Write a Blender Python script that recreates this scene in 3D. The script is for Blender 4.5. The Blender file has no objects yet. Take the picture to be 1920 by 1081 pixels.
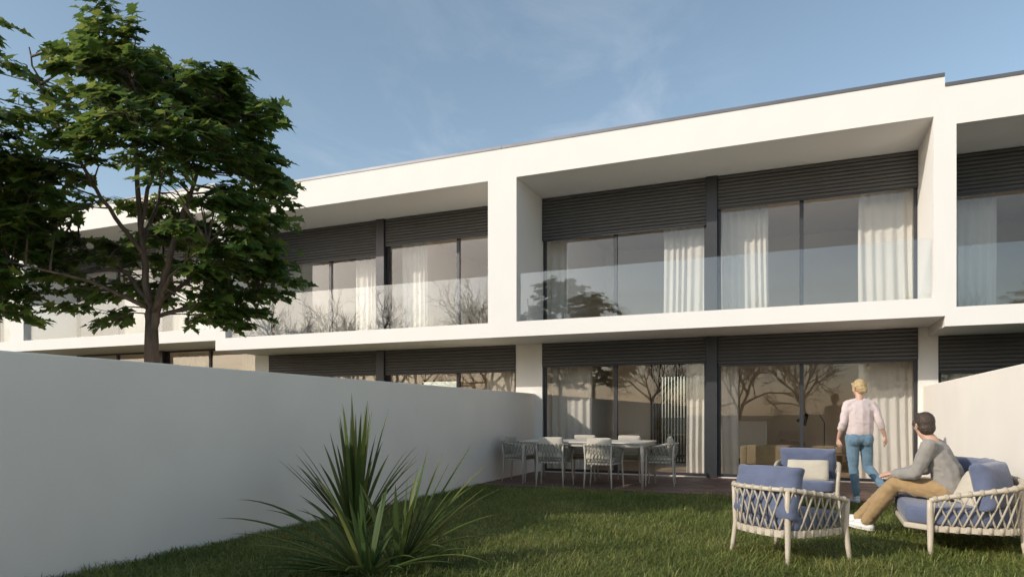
import bpy, bmesh, math, random
import numpy as np
from mathutils import Vector, Matrix, noise as mnoise
R = math.radians
SC = bpy.context.scene
COL = SC.collection

# ------------------------------------------------------------------ camera, sky, sun, exposure
YAW = math.atan(534 / 1280.)
CAM_H = 1.17
cam_d = bpy.data.cameras.new('camera'); cam = bpy.data.objects.new('camera', cam_d); COL.objects.link(cam)
cam_d.sensor_width = 36.0; cam_d.lens = 24.0; cam_d.shift_y = (777 - 540.5) / 1920
cam_d.clip_start = 0.05; cam_d.clip_end = 2000
cam.location = (0, 0, CAM_H); cam.rotation_euler = (R(90), 0, YAW)
SC.camera = cam

SUN_AZ, SUN_EL = R(42.6), R(25.0)          # azimuth measured from -Y towards -X
SUN_DIR = Vector((-math.sin(SUN_AZ) * math.cos(SUN_EL), -math.cos(SUN_AZ) * math.cos(SUN_EL), math.sin(SUN_EL)))
world = bpy.data.worlds.new('World'); SC.world = world; world.use_nodes = True
wn, wl = world.node_tree.nodes, world.node_tree.links
bg = wn['Background']
sky = wn.new('ShaderNodeTexSky'); sky.sky_type = 'NISHITA'; sky.sun_disc = False
sky.sun_elevation = SUN_EL; sky.sun_rotation = math.pi + SUN_AZ
sky.air_density = 1.0; sky.dust_density = 1.2; sky.ozone_density = 1.0; sky.altitude = 50
tc = wn.new('ShaderNodeTexCoord'); sep = wn.new('ShaderNodeSeparateXYZ'); wl.new(tc.outputs['Generated'], sep.inputs[0])
mx = wn.new('ShaderNodeMath'); mx.operation = 'MAXIMUM'; mx.inputs[1].default_value = 0.06; wl.new(sep.outputs[2], mx.inputs[0])
dvx = wn.new('ShaderNodeMath'); dvx.operation = 'DIVIDE'; wl.new(sep.outputs[0], dvx.inputs[0]); wl.new(mx.outputs[0], dvx.inputs[1])
dvy = wn.new('ShaderNodeMath'); dvy.operation = 'DIVIDE'; wl.new(sep.outputs[1], dvy.inputs[0]); wl.new(mx.outputs[0], dvy.inputs[1])
cmb = wn.new('ShaderNodeCombineXYZ'); wl.new(dvx.outputs[0], cmb.inputs[0]); wl.new(dvy.outputs[0], cmb.inputs[1])
mp = wn.new('ShaderNodeMapping'); mp.inputs['Scale'].default_value = (1.3, 0.75, 1); mp.inputs['Rotation'].default_value = (0, 0, R(35)); wl.new(cmb.outputs[0], mp.inputs[0])
cn = wn.new('ShaderNodeTexNoise'); cn.inputs['Scale'].default_value = 1.6; cn.inputs['Detail'].default_value = 9; cn.inputs['Roughness'].default_value = .62; cn.inputs['Distortion'].default_value = .7
wl.new(mp.outputs[0], cn.inputs[0])
cn2 = wn.new('ShaderNodeTexNoise'); cn2.inputs['Scale'].default_value = .45; cn2.inputs['Detail'].default_value = 2; wl.new(mp.outputs[0], cn2.inputs[0])
cr = wn.new('ShaderNodeMapRange'); cr.inputs[1].default_value = .48; cr.inputs[2].default_value = .82; wl.new(cn.outputs[0], cr.inputs[0])
cr2 = wn.new('ShaderNodeMapRange'); cr2.inputs[1].default_value = .46; cr2.inputs[2].default_value = .66; wl.new(cn2.outputs[0], cr2.inputs[0])
cm = wn.new('ShaderNodeMath'); cm.operation = 'MULTIPLY'; wl.new(cr.outputs[0], cm.inputs[0]); wl.new(cr2.outputs[0], cm.inputs[1])
cm2 = wn.new('ShaderNodeMath'); cm2.operation = 'MULTIPLY'; cm2.inputs[1].default_value = .30; wl.new(cm.outputs[0], cm2.inputs[0])
hs = wn.new('ShaderNodeHueSaturation'); hs.inputs['Saturation'].default_value = .86; hs.inputs['Hue'].default_value = .489; wl.new(sky.outputs[0], hs.inputs['Color'])
mixw = wn.new('ShaderNodeMix'); mixw.data_type = 'RGBA'; wl.new(cm2.outputs[0], mixw.inputs[0]); wl.new(hs.outputs[0], mixw.inputs[6]); mixw.inputs[7].default_value = (5.6, 5.7, 6.0, 1)
wl.new(mixw.outputs[2], bg.inputs['Color'])
bg.inputs['Strength'].default_value = 0.134
sd = bpy.data.lights.new('sun', 'SUN'); sd.energy = 2.5; sd.angle = R(.55); sd.color = (1.0, .925, .825)
sun = bpy.data.objects.new('sun', sd); COL.objects.link(sun)
sun.rotation_euler = SUN_DIR.to_track_quat('Z', 'Y').to_euler(); sun.location = SUN_DIR * 60
vs = SC.view_settings; vs.view_transform = 'Standard'; vs.look = 'None'; vs.gamma = 1; vs.use_curve_mapping = False; vs.exposure = 0.42
SC.cycles.use_denoising = True
SC.cycles.max_bounces = 10; SC.cycles.transparent_max_bounces = 24; SC.cycles.glossy_bounces = 4; SC.cycles.diffuse_bounces = 5
SC.cycles.caustics_reflective = False; SC.cycles.caustics_refractive = False

# ------------------------------------------------------------------ materials
MAT = {}
def bsdf_of(m): return next(n for n in m.node_tree.nodes if n.type == 'BSDF_PRINCIPLED')
def mat(name, col, rough=.6, metal=0., var=.0, vscale=3., bump=0., bscale=60., col2=None, coords='Object', detail=5, sheen=0., spec=.5, stretch=(1, 1, 1)):
    """Principled material whose colour wanders between col and col2 with noise, plus fine noise relief."""
    m = bpy.data.materials.new(name); m.use_nodes = True; nt = m.node_tree; n, l = nt.nodes, nt.links
    b = bsdf_of(m); b.inputs['Roughness'].default_value = rough; b.inputs['Metallic'].default_value = metal
    b.inputs['Specular IOR Level'].default_value = spec
    if sheen: b.inputs['Sheen Weight'].default_value = sheen
    if col2 is None: col2 = tuple(max(0, c * (1 - var)) for c in col)
    t = n.new('ShaderNodeTexCoord'); mpp = n.new('ShaderNodeMapping'); mpp.inputs['Scale'].default_value = stretch
    l.new(t.outputs[coords], mpp.inputs[0])
    nz = n.new('ShaderNodeTexNoise'); nz.inputs['Scale'].default_value = vscale; nz.inputs['Detail'].default_value = detail; l.new(mpp.outputs[0], nz.inputs[0])
    r = n.new('ShaderNodeValToRGB'); r.color_ramp.elements[0].position = .3; r.color_ramp.elements[1].position = .7
    r.color_ramp.elements[0].color = (*col2, 1); r.color_ramp.elements[1].color = (*col, 1)
    l.new(nz.outputs[0], r.inputs[0]); l.new(r.outputs[0], b.inputs['Base Color'])
    if bump:
        nb = n.new('ShaderNodeTexNoise'); nb.inputs['Scale'].default_value = bscale; nb.inputs['Detail'].default_value = 4; l.new(mpp.outputs[0], nb.inputs[0])
        bp = n.new('ShaderNodeBump'); bp.inputs['Strength'].default_value = bump; bp.inputs['Distance'].default_value = .01
        l.new(nb.outputs[0], bp.inputs['Height']); l.new(bp.outputs[0], b.inputs['Normal'])
    MAT[name] = m; return m

def weave_mat(name, col, col2, scale=260., bump=.25, sheen=.3):
    m = mat(name, col, .9, col2=col2, vscale=9, sheen=sheen, spec=.2)
    n, l = m.node_tree.nodes, m.node_tree.links; b = bsdf_of(m)
    t = n.new('ShaderNodeTexCoord'); w1 = n.new('ShaderNodeTexWave'); w2 = n.new('ShaderNodeTexWave')
    w1.bands_direction = 'X'; w2.bands_direction = 'Z'
    ad = n.new('ShaderNodeMath'); ad.operation = 'ADD'
    for w in (w1, w2): w.inputs['Scale'].default_value = scale / 6.; w.inputs['Distortion'].default_value = 1.5; l.new(t.outputs['Object'], w.inputs[0])
    l.new(w1.outputs['Fac'], ad.inputs[0]); l.new(w2.outputs['Fac'], ad.inputs[1])
    nz = n.new('ShaderNodeTexNoise'); nz.inputs['Scale'].default_value = 14; nz.inputs['Detail'].default_value = 3; l.new(t.outputs['Object'], nz.inputs[0])
    m2 = n.new('ShaderNodeMath'); m2.operation = 'MULTIPLY_ADD'; m2.inputs[1].default_value = 3.; l.new(nz.outputs[0], m2.inputs[0]); l.new(ad.outputs[0], m2.inputs[2])
    bp = n.new('ShaderNodeBump'); bp.inputs['Strength'].default_value = bump; bp.inputs['Distance'].default_value = .004
    l.new(m2.outputs[0], bp.inputs['Height']); l.new(bp.outputs[0], b.inputs['Normal'])
    return m

def glass_mat(name, tint, ior, spec_col=(1, 1, 1)):
    m = bpy.data.materials.new(name); m.use_nodes = True; nt = m.node_tree; n, l = nt.nodes, nt.links; n.clear()
    o = n.new('ShaderNodeOutputMaterial'); tr = n.new('ShaderNodeBsdfTransparent'); gl = n.new('ShaderNodeBsdfGlossy'); mxs = n.new('ShaderNodeMixShader'); fr = n.new('ShaderNodeFresnel')
    tr.inputs[0].default_value = (*tint, 1); gl.inputs['Color'].default_value = (*spec_col, 1); gl.inputs['Roughness'].default_value = 0.0
    fr.inputs[0].default_value = ior
    # a closed slab is crossed twice: use the same Fresnel at the back face (Fresnel node inverts the ior there)
    geo = n.new('ShaderNodeNewGeometry'); sw = n.new('ShaderNodeMix'); sw.data_type = 'FLOAT'
    sw.inputs[2].default_value = ior; sw.inputs[3].default_value = 1. / ior
    l.new(geo.outputs['Backfacing'], sw.inputs[0]); l.new(sw.outputs[0], fr.inputs[0])
    l.new(fr.outputs[0], mxs.inputs[0]); l.new(tr.outputs[0], mxs.inputs[1]); l.new(gl.outputs[0], mxs.inputs[2]); l.new(mxs.outputs[0], o.inputs[0])
    MAT[name] = m; return m

def leaf_mat(name, cols, attr=True, trans=.42, rough=.42, spec=.4):
    """foliage: colour per leaf (face attribute rnd, or the object's random number), some light passing through"""
    m = bpy.data.materials.new(name); m.use_nodes = True; nt = m.node_tree; n, l = nt.nodes, nt.links
    b = bsdf_of(m); o = n['Material Output'] if 'Material Output' in n else next(x for x in n if x.type == 'OUTPUT_MATERIAL')
    if attr:
        a = n.new('ShaderNodeAttribute'); a.attribute_name = 'rnd'; src = a.outputs['Fac']
    else:
        a = n.new('ShaderNodeObjectInfo'); src = a.outputs['Random']
    r = n.new('ShaderNodeValToRGB'); e = r.color_ramp.elements
    while len(e) < len(cols): e.new(.5)
    for i, c in enumerate(cols): e[i].position = i / (len(cols) - 1); e[i].color = (*c, 1)
    l.new(src, r.inputs[0]); l.new(r.outputs[0], b.inputs['Base Color'])
    b.inputs['Roughness'].default_value = rough; b.inputs['Specular IOR Level'].default_value = spec
    t = n.new('ShaderNodeBsdfTranslucent'); mxs = n.new('ShaderNodeMixShader'); mxs.inputs[0].default_value = trans
    hsv = n.new('ShaderNodeHueSaturation'); hsv.inputs['Hue'].default_value = .47; hsv.inputs['Value'].default_value = 1.5; l.new(r.outputs[0], hsv.inputs['Color']); l.new(hsv.outputs[0], t.inputs[0])
    l.new(b.outputs[0], mxs.inputs[1]); l.new(t.outputs[0], mxs.inputs[2]); l.new(mxs.outputs[0], o.inputs[0])
    MAT[name] = m; return m

mat('plaster', (.80, .775, .735), .85, var=.035, vscale=1.3, bump=.06, bscale=90, spec=.25)
mat('garden_plaster', (.89, .835, .755), .88, var=.08, vscale=.9, bump=.10, bscale=70, spec=.2)
mat('room_paint', (.84, .77, .68), .9, var=.04, vscale=1.)
mat('room_beige', (.80, .70, .57), .9, var=.05, vscale=1.)
mat('dark_metal', (.045, .045, .05), .42, .3, var=.15, vscale=6, bump=.02)
mat('shutter_metal', (.125, .121, .118), .45, .25, var=.12, vscale=3, bump=.02)
mat('cap_metal', (.16, .165, .18), .5, .6, var=.2, vscale=2)
mat('room_floor', (.52, .38, .25), .45, col2=(.42, .30, .19), vscale=2.2, stretch=(.4, 6, 1))
mat('deck_wood', (.17, .105, .08), .6, col2=(.11, .066, .05), vscale=5, stretch=(.5, 7, 1), bump=.12, bscale=30)
mat('soil', (.09, .095, .035), .95, col2=(.10, .08, .045), vscale=8, bump=.5, bscale=30)
mat('field', (.10, .085, .045), .95, col2=(.06, .07, .03), vscale=.15, bump=.4, bscale=2)
mat('bark', (.17, .125, .095), .9, col2=(.085, .062, .047), vscale=18, bump=.7, bscale=30, stretch=(1, 1, .25))
mat('bare_bark', (.24, .19, .155), .9, var=.4, vscale=8)
mat('frame_paint', (.55, .48, .38), .5, var=.05, vscale=8, bump=.03)
mat('chair_paint', (.52, .475, .41), .5, var=.06, vscale=8, bump=.03)
mat('rope', (.52, .465, .375), .85, col2=(.40, .355, .28), vscale=60, bump=.5, bscale=250, spec=.2)
mat('grey_rope', (.38, .355, .30), .85, col2=(.28, .265, .22), vscale=60, bump=.5, bscale=250, spec=.2)
weave_mat('blue_fabric', (.125, .15, .235), (.105, .125, .195))
weave_mat('beige_fabric', (.56, .51, .41), (.50, .45, .36))
weave_mat('grey_fabric', (.50, .455, .37), (.45, .41, .335))
weave_mat('tan_fabric', (.24, .19, .13), (.20, .155, .105))
weave_mat('knit_grey', (.34, .315, .28), (.29, .27, .24), scale=420, bump=.4)
weave_mat('knit_pink', (.68, .57, .55), (.62, .52, .50), scale=420, bump=.3)
weave_mat('chino', (.42, .285, .14), (.36, .235, .11), scale=400, bump=.3)
weave_mat('denim', (.17, .27, .35), (.11, .19, .265), scale=420, bump=.4)
mat('skin', (.60, .38, .28), .5, col2=(.56, .33, .24), vscale=14, spec=.4)
bsdf_of(MAT['skin']).inputs['Subsurface Weight'].default_value = .12
bsdf_of(MAT['skin']).inputs['Subsurface Scale'].default_value = .02
mat('blond_hair', (.52, .385, .20), .5, col2=(.37, .255, .12), vscale=60, bump=.8, bscale=110, stretch=(1, 1, .35))
mat('brown_hair', (.075, .050, .035), .5, col2=(.04, .027, .02), vscale=70, bump=.9, bscale=120, stretch=(1, .35, 1))
mat('shoe_white', (.74, .72, .69), .6, var=.06, vscale=20)
mat('shoe_blue', (.52, .58, .62), .6, var=.08, vscale=20)
mat('sole', (.62, .58, .52), .7, var=.08, vscale=20)
mat('eye_white', (.75, .73, .70), .25)
mat('iris', (.03, .025, .02), .2)
mat('lip', (.42, .18, .15), .5)
mat('black_metal', (.02, .02, .022), .4, .5)
mat('slat_wood', (.16, .10, .065), .6, col2=(.10, .06, .04), vscale=4, stretch=(6, 6, .5))
mat('tabletop', (.62, .58, .51), .55, var=.05, vscale=5, bump=.03)
glass_mat('window_glass', (.985, .98, .965), 1.52)
glass_mat('rail_glass', (.97, .985, .985), 1.65)
cu = mat('curtain', (.88, .86, .82), .9, var=.04, vscale=4)
n, l = cu.node_tree.nodes, cu.node_tree.links
_o = next(x for x in n if x.type == 'OUTPUT_MATERIAL'); _t = n.new('ShaderNodeBsdfTranslucent'); _t.inputs[0].default_value = (.88, .85, .79, 1)
_m = n.new('ShaderNodeMixShader'); _m.inputs[0].default_value = .3; l.new(bsdf_of(cu).outputs[0], _m.inputs[1]); l.new(_t.outputs[0], _m.inputs[2])
_s = n.new('ShaderNodeBsdfTransparent'); _m2 = n.new('ShaderNodeMixShader'); _m2.inputs[0].default_value = .14; l.new(_m.outputs[0], _m2.inputs[1]); l.new(_s.outputs[0], _m2.inputs[2]); l.new(_m2.outputs[0], _o.inputs[0])
leaf_mat('maple_leaf', [(.036, .08, .02), (.07, .14, .028), (.115, .195, .04), (.19, .245, .055)])
leaf_mat('maple_leaf_single', [(.036, .08, .02), (.07, .14, .028), (.115, .195, .04), (.19, .245, .055)], attr=False)
leaf_mat('blade_grass', [(.085, .13, .03), (.165, .21, .055), (.28, .30, .09), (.48, .43, .20)], trans=.42, rough=.5, spec=.3)
leaf_mat('sword_leaf', [(.04, .075, .02), (.065, .105, .026), (.10, .14, .034), (.17, .18, .05)], attr=False, trans=.25, rough=.5, spec=.22)

# ------------------------------------------------------------------ mesh helpers
class MB:
    def __init__(s): s.v = []; s.f = []
    def add(s, vs_, fs_):
        o = len(s.v); s.v += [tuple(p) for p in vs_]; s.f += [tuple(i + o for i in q) for q in fs_]; return s
    def box(s, x0, x1, y0, y1, z0, z1):
        return s.add([(x0, y0, z0), (x1, y0, z0), (x1, y1, z0), (x0, y1, z0), (x0, y0, z1), (x1, y0, z1), (x1, y1, z1), (x0, y1, z1)],
                     [(0, 3, 2, 1), (4, 5, 6, 7), (0, 1, 5, 4), (1, 2, 6, 5), (2, 3, 7, 6), (3, 0, 4, 7)])
    def tube(s, pts, rad, n=8, squash=None):
        pts = [Vector(p) for p in pts]; m = len(pts)
        if not hasattr(rad, '__len__'): rad = [rad] * m
        vs_, fs_ = [], []; ref = None
        for i, p in enumerate(pts):
            t = (pts[min(i + 1, m - 1)] - pts[max(i - 1, 0)]).normalized()
            if ref is None:
                ref = t.orthogonal().normalized()
            a = (ref - t * ref.dot(t)); a = a.normalized() if a.length > 1e-6 else t.orthogonal().normalized(); ref = a
            b = t.cross(a)
            for k in range(n):
                g = 2 * math.pi * k / n; vs_.append(p + (a * math.cos(g) + b * math.sin(g)) * rad[i])
        for i in range(m - 1):
            for k in range(n):
                k2 = (k + 1) % n; fs_.append((i * n + k, i * n + k2, (i + 1) * n + k2, (i + 1) * n + k))
        fs_.append(tuple(range(n - 1, -1, -1))); fs_.append(tuple((m - 1) * n + k for k in range(n)))
        return s.add(vs_, fs_)
    def grid(s, P, nu, nv, close=False):
        o = [P(i / nu, j / nv) for i in range(nu + 1) for j in range(nv + 1)]
        return s.add(o, [(i * (nv + 1) + j, (i + 1) * (nv + 1) + j, (i + 1) * (nv + 1) + j + 1, i * (nv + 1) + j + 1) for i in range(nu) for j in range(nv)])
    def mesh(s, name, smooth=False):
        me = bpy.data.meshes.new(name); me.from_pydata(s.v, [], s.f); me.validate()
        if smooth: me.polygons.foreach_set('use_smooth', [True] * len(me.polygons))
        me.update(); return me

def tag(o, label=None, cat=None, group=None, kind=None):
    if label: o['label'] = label
    if cat: o['category'] = cat
    if group: o['group'] = group
    if kind: o['kind'] = kind
    return o
def obj(name, mb, m=None, parent=None, smooth=False, label=None, cat=None, group=None, kind=None, loc=None, bevel=0.):
    me = mb.mesh(name, smooth) if isinstance(mb, MB) else mb
    o = bpy.data.objects.new(name, me); COL.objects.link(o)
    if m and not me.materials: me.materials.append(MAT[m])
    if parent: o.parent = parent
    if loc: o.location = loc
    if bevel:
        bv = o.modifiers.new('bevel', 'BEVEL'); bv.width = bevel; bv.segments = 3; bv.limit_method = 'ANGLE'; bv.angle_limit = R(40)
    return tag(o, label, cat, group, kind)
def thing(name, label, cat, loc=(0, 0, 0), rz=0., group=None):
    o = bpy.data.objects.new(name, None); COL.objects.link(o); o.empty_display_size = .1
    o.location = loc; o.rotation_euler = (0, 0, rz)
    return tag(o, label, cat, group)
def copy_tree(o, parent=None):
    c = o.copy(); COL.objects.link(c)
    if parent: c.parent = parent
    for ch in list(o.children): copy_tree(ch, c)
    return c
def B(x0, x1, y0, y1, z0, z1): return MB().box(x0, x1, y0, y1, z0, z1)
# ------------------------------------------------------------------ the setting
YF, YW, YB = 12.0, 13.42, 18.8            # balcony front plane, shutter plane, rear wall
def ground_sheet():
    mb = MB(); N = 60
    def P(u, v):
        x = (u - .5) * 600; y = (v - .5) * 600
        d = max(0, -y - 22); return (x, y, -.07 + (1.1 * (1 - math.exp(-d / 6.)) + .3 * math.sin(x * .07) * (1 - math.exp(-d / 10.)) if d > 0 else 0))
    return mb.grid(P, N * 2, N * 2)
obj('ground', ground_sheet(), 'field', kind='structure', smooth=True)
obj('lawn', B(-5.08, 1.98, -7, 10.56, -.5, -.055), 'soil', kind='structure')
patio = obj('patio', B(-5.08, 1.98, 10.55, 13.50, -.4, -.048), 'soil', kind='structure')
pm = {}
y = 10.55; i = 0
while y < 13.38:
    w = .138
    o = obj('plank', B(-5.078, 1.978, 0, w - .005, -.028, 0) if not pm else pm['a'], 'deck_wood', patio, bevel=.003); pm['a'] = o.data
    o.location = (0, y, -.018 - .0015 * (i % 3)); y += w; i += 1

gw = obj('garden_wall', B(-.10, .10, 0, 21.415, -.3, 1.616), 'garden_plaster', loc=(-5.18, -8, 0), bevel=.012,
         label='white plastered garden wall in shade behind the spiky plants', cat='wall')
gw = obj('garden_wall', B(-.10, .10, 0, 21.415, -.3, 1.655), 'garden_plaster', loc=(2.08, -8, 0), bevel=.012,
         label='white sunlit garden wall behind the blue sofa', cat='wall')

# ------------------------------------------------------------------ the terrace of houses
SLAT_P = .067
slat_cache = {}
def slat_mesh(w):
    k = round(w, 3)
    if k not in slat_cache:
        pr = [(.010, .001), (-.001, .001), (-.014, .012), (-.021, .030), (-.017, .047), (-.004, .058), (.010, .060)]
        mb = MB(); n = len(pr)
        mb.add([(x, a, b) for x in (0, w) for a, b in pr], [tuple(range(n)), tuple(range(2 * n - 1, n - 1, -1))] + [(i, n + i, n + (i + 1) % n, (i + 1) % n) for i in range(n)])
        me = mb.mesh('slat'); me.materials.append(MAT['shutter_metal']); slat_cache[k] = me
    return slat_cache[k]

def shutter(house, xa, xb, ztop, zbot):
    w = xb - xa - .02
    sh = obj('roller_shutter', MB().box(0, xb - xa, .012, .03, zbot - ztop, -.001).box(0, .012, -.018, .012, zbot - ztop, -.001).box(xb - xa - .012, xb - xa, -.018, .012, zbot - ztop, -.001),
             'dark_metal', house, loc=(xa, YW - YF, ztop))
    k = 0; z = -SLAT_P
    while z > zbot - ztop - .03:
        o = obj('slat', slat_mesh(w), None, sh, loc=(.012 - .002, 0, z)); z -= SLAT_P; k += 1
    obj('bottom_bar', B(.012, xb - xa - .012, -.014, .011, z + SLAT_P - .03, z + SLAT_P - .001), 'dark_metal', sh)
    return sh

def window(house, xa, xb, z0, z1, stile):
    """sliding window: frame and two panes; local to the house"""
    y0 = YW - YF + .06
    f = MB(); fw = .05
    f.box(xa, xa + fw, y0, y0 + .09, z0, z1).box(xb - fw, xb, y0, y0 + .09, z0, z1)
    f.box(xa + fw, xb - fw, y0, y0 + .09, z0, z0 + .045).box(xa + fw, xb - fw, y0, y0 + .09, z1 - .04, z1)
    f.box(stile - .035, stile + .035, y0 + .005, y0 + .085, z0 + .045, z1 - .04)
    wdw = obj('sliding_window', f, 'dark_metal', house)
    obj('pane', B(xa + fw - .005, stile - .03, y0 + .055, y0 + .067, z0 + .04, z1 - .035), 'window_glass', wdw)
    obj('pane', B(stile + .03, xb - fw + .005, y0 + .03, y0 + .042, z0 + .04, z1 - .035), 'window_glass', wdw)
    return wdw

def rear_wall(h, b, x0, x1, z0, z1, opens, za, zb, m):
    """garden-side wall at the back of a storey with glazed openings"""
    xs = [x0] + [v for o_ in opens for v in o_] + [x1]
    w = MB()
    for k in range(0, len(xs), 2):
        t_ = b(xs[k], xs[k + 1], YB - .2, YB, z0, z1); w.add(t_.v, t_.f)
    for (xa, xb) in opens:
        for (p, q) in ((z0, za), (zb, z1)):
            t_ = b(xa, xb, YB - .2, YB, p, q); w.add(t_.v, t_.f)
    o = obj('wall', w, m, h)
    for (xa, xb) in opens:
        f = MB()
        for args in ((xa, xa + .05, YB - .14, YB - .06, za, zb), (xb - .05, xb, YB - .14, YB - .06, za, zb), (xa + .05, xb - .05, YB - .14, YB - .06, za, za + .05), (xa + .05, xb - .05, YB - .14, YB - .06, zb - .05, zb)):
            t_ = b(*args); f.add(t_.v, t_.f)
        r_ = obj('rear_window', f, 'dark_metal', h)
        obj('pane', b(xa + .045, xb - .045, YB - .106, YB - .094, za + .045, zb - .045), 'window_glass', r_)
    return o

def make_house(x0, x1, ol, orr, dz, mull, stiles, ush, gsh, label, roomside=0, gx=None):
    xc = (x0 + x1) / 2
    h = thing('terraced_house', label, 'house', (xc, YF, dz), group='row of white terraced houses')
    def b(xa, xb, ya, yb, za, zb): return B(xa - xc, xb - xc, ya - YF, yb - YF, za, zb)
    zs, zt, zo, zp = 2.656, 2.94, 5.68, 6.26
    gl, gr = gx or (ol, orr)
    obj('foundation', b(x0, x1, YW + .02, YB, -.6, -.006), 'plaster', h)
    obj('ground_floor', b(gl, gr, YW + .025, YB - .2, -.006, 0.0), 'room_floor', h)
    # ground storey walls
    obj('wall', b(x0, gl, YW, YB - .2, -.006, zs), 'plaster', h)
    obj('wall', b(gr, x1, YW, YB - .2, -.006, zs), 'plaster', h)
    mc = (mull[0] + mull[1]) / 2
    rear_wall(h, b, x0, x1, -.006, zs, [(mc - 2.0, mc - .7)], .05, 2.25, 'room_beige')
    obj('balcony_slab', b(x0, x1, YF, YB, zs, zt), 'plaster', h)
    obj('upper_floor', b(ol, orr, YW + .05, YB - .2, zt, zt + .006), 'room_floor', h)
    obj('wall', b(x0, ol, YF, YB - .2, zt, zo), 'plaster', h)
    obj('wall', b(orr, x1, YF, YB - .2, zt, zo), 'plaster', h)
    obj('wall', b(x0, x1, YB - .2, YB, zt, zo), 'room_paint', h)
    rf = MB(); ya, yb = YW + .75, YW + 1.85                 # roof with an unseen glazed slot added to brighten the upper rooms
    for args in ((x0, x1, YF, ya), (x0, x1, yb, YB), (x0, ol + .4, ya, yb), (orr - .4, x1, ya, yb)):
        t_ = b(*args, zo, zp); rf.add(t_.v, t_.f)
    r = obj('roof', rf, 'plaster', h)
    obj('added_rooflight', b(ol + .38, orr - .38, ya - .02, yb + .02, zp + .002, zp + .03), 'window_glass', r)
    obj('roof_capping', b(x0 + .003, x1 - .003, YF - .012, YF + .34, zp, zp + .055), 'cap_metal', r)
    # inner partition on each floor between the two bays
    px_ = (mull[0] + mull[1]) / 2
    obj('partition', b(px_ - .06, px_ + .06, YW + 1.6 + roomside, YB - .2, zt + .006, zo), 'room_paint', h)
    # dark steel post between the two bays, on both floors
    for za, zb in ((-.02, zs), (zt, zo)):
        obj('post', b(mull[0], mull[1], YW - .055, YW + .2, za, zb), 'dark_metal', h)
    for (za, zb, sh, la, lb) in ((0., zs, gsh, gl, gr), (zt, zo, ush, ol, orr)):
        for k, (xa, xb) in enumerate(((la, mull[0]), (mull[1], lb))):
            window(h, xa - xc + .004, xb - xc - .004, za + .002, zb - .004, stiles[k] - xc)
            if sh[k]: shutter(h, xa - xc + .006, xb - xc - .006, zb - .003, sh[k])
    bal = obj('glass_balustrade', b(ol + .035, orr - .012, YF + .10, YF + .117, zt - .0, 3.868), 'rail_glass', h)
    obj('base_channel', b(ol + .002, orr - .002, YF + .085, YF + .132, zt, zt + .012), 'plaster', h)
    return h

make_house(-5.215, 2.06, -4.915, 1.912, 0., (-1.583, -1.388), (-3.37, .08), (4.80, 5.06), (2.195, 2.125),
           'white terraced house with the dining terrace and lawn in front of it', roomside=2.2)
make_house(-12.48, -5.215, -12.18, -5.51, 0., (-8.99, -8.775), (-10.37, -6.92), (4.86, 5.06), (2.09, 2.085),
           'white terraced house whose half-lowered shutters show above the shaded garden wall')
make_house(-19.68, -12.48, -19.38, -12.63, .24, (-16.05, -15.8), (-17.7, -14.22), (5.0, 5.1), (None, None),
           'white terraced house standing directly behind the maple, its roof one step higher')
make_house(-26.9, -19.68, -26.6, -19.97, .24, (-23.3, -23.1), (-24.9, -21.6), (5.0, 5.1), (2.2, 2.2),
           'white terraced house at the end of the row, beyond the maple')
make_house(2.06, 9.33, 2.207, 9.03, -.155, (5.68, 5.88), (3.9, 7.4), (5.02, 5.05), (2.06, 2.06),
           'white terraced house beyond the sunlit garden wall, its roof one step lower')

# ------------------------------------------------------------------ curtains
def curtain(x0, x1, z0, z1, label, group, seed, Y=13.86, pitch=.135):
    rnd = random.Random(seed); w = x1 - x0; nu = max(12, int(w / .011)); nv = 14
    ph = rnd.random() * 6; k = 2 * math.pi / (pitch * (.9 + .2 * rnd.random()))
    def P(u, v):
        x = u * w; amp = .015 + .012 * v + .01 * math.sin(x * 9 + ph)
        wob = .06 * math.sin(x * 5 + ph) + .03 * math.sin(x * 11 + ph * 2)
        s = math.sin(k * (x + wob * .6 + .012 * math.sin(3 * v + ph)) + ph)
        return (x + .008 * math.sin(6 * v + ph) * (v), amp * s + .02 * math.sin(x * 4 + v), z1 + (z0 - z1) * v - z0)
    o = obj('curtain', MB().grid(P, nu, nv), 'curtain', smooth=True, loc=(x0, Y, z0), label=label, cat='curtain', group=group)
    return o
g1, g2 = 'curtains of the ground-floor windows', 'curtains of the upper windows'
curtain(-4.86, -3.96, .02, 2.62, 'sheer white curtain by the wall, behind the dining table', g1, 1)
curtain(-2.02, -1.62, .02, 2.62, 'narrow white curtain against the dark post, next to the slatted screen', g1, 2)
curtain(-1.36, -1.04, .02, 2.62, 'narrow white curtain against the dark post, beside the indoor sofa', g1, 3)
curtain(1.03, 1.88, .02, 2.62, 'wide white curtain beside the walking woman', g1, 4)
curtain(-4.88, -4.5, 2.96, 5.64, 'shaded curtain in the corner above the dining table, upstairs', g2, 5)
curtain(-2.47, -1.62, 2.96, 5.64, 'sunlit upstairs curtain under the long lowered shutter, at the dark post', g2, 6)
curtain(-1.36, -.5, 2.96, 5.64, 'sunlit upstairs curtain under the short shutter, at the dark post', g2, 7)
curtain(1.03, 1.88, 2.96, 5.64, 'sunlit upstairs curtain by the end wall, above the walking woman', g2, 8)
curtain(-12.12, -11.5, 2.96, 5.64, 'shaded upstairs curtain by the party wall, half hidden by maple leaves', g2, 9)
curtain(-9.9, -9.05, 2.96, 5.64, 'upstairs curtain left of the dark post, house past the shaded wall', g2, 10)
curtain(-8.6, -7.92, 2.96, 5.64, 'upstairs curtain right of the dark post, house past the shaded wall', g2, 11)
curtain(-10.4, -9.1, .02, 2.62, 'ground-floor curtain just over the shaded garden wall, under the longest lowered shutters', g1, 12)
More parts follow.
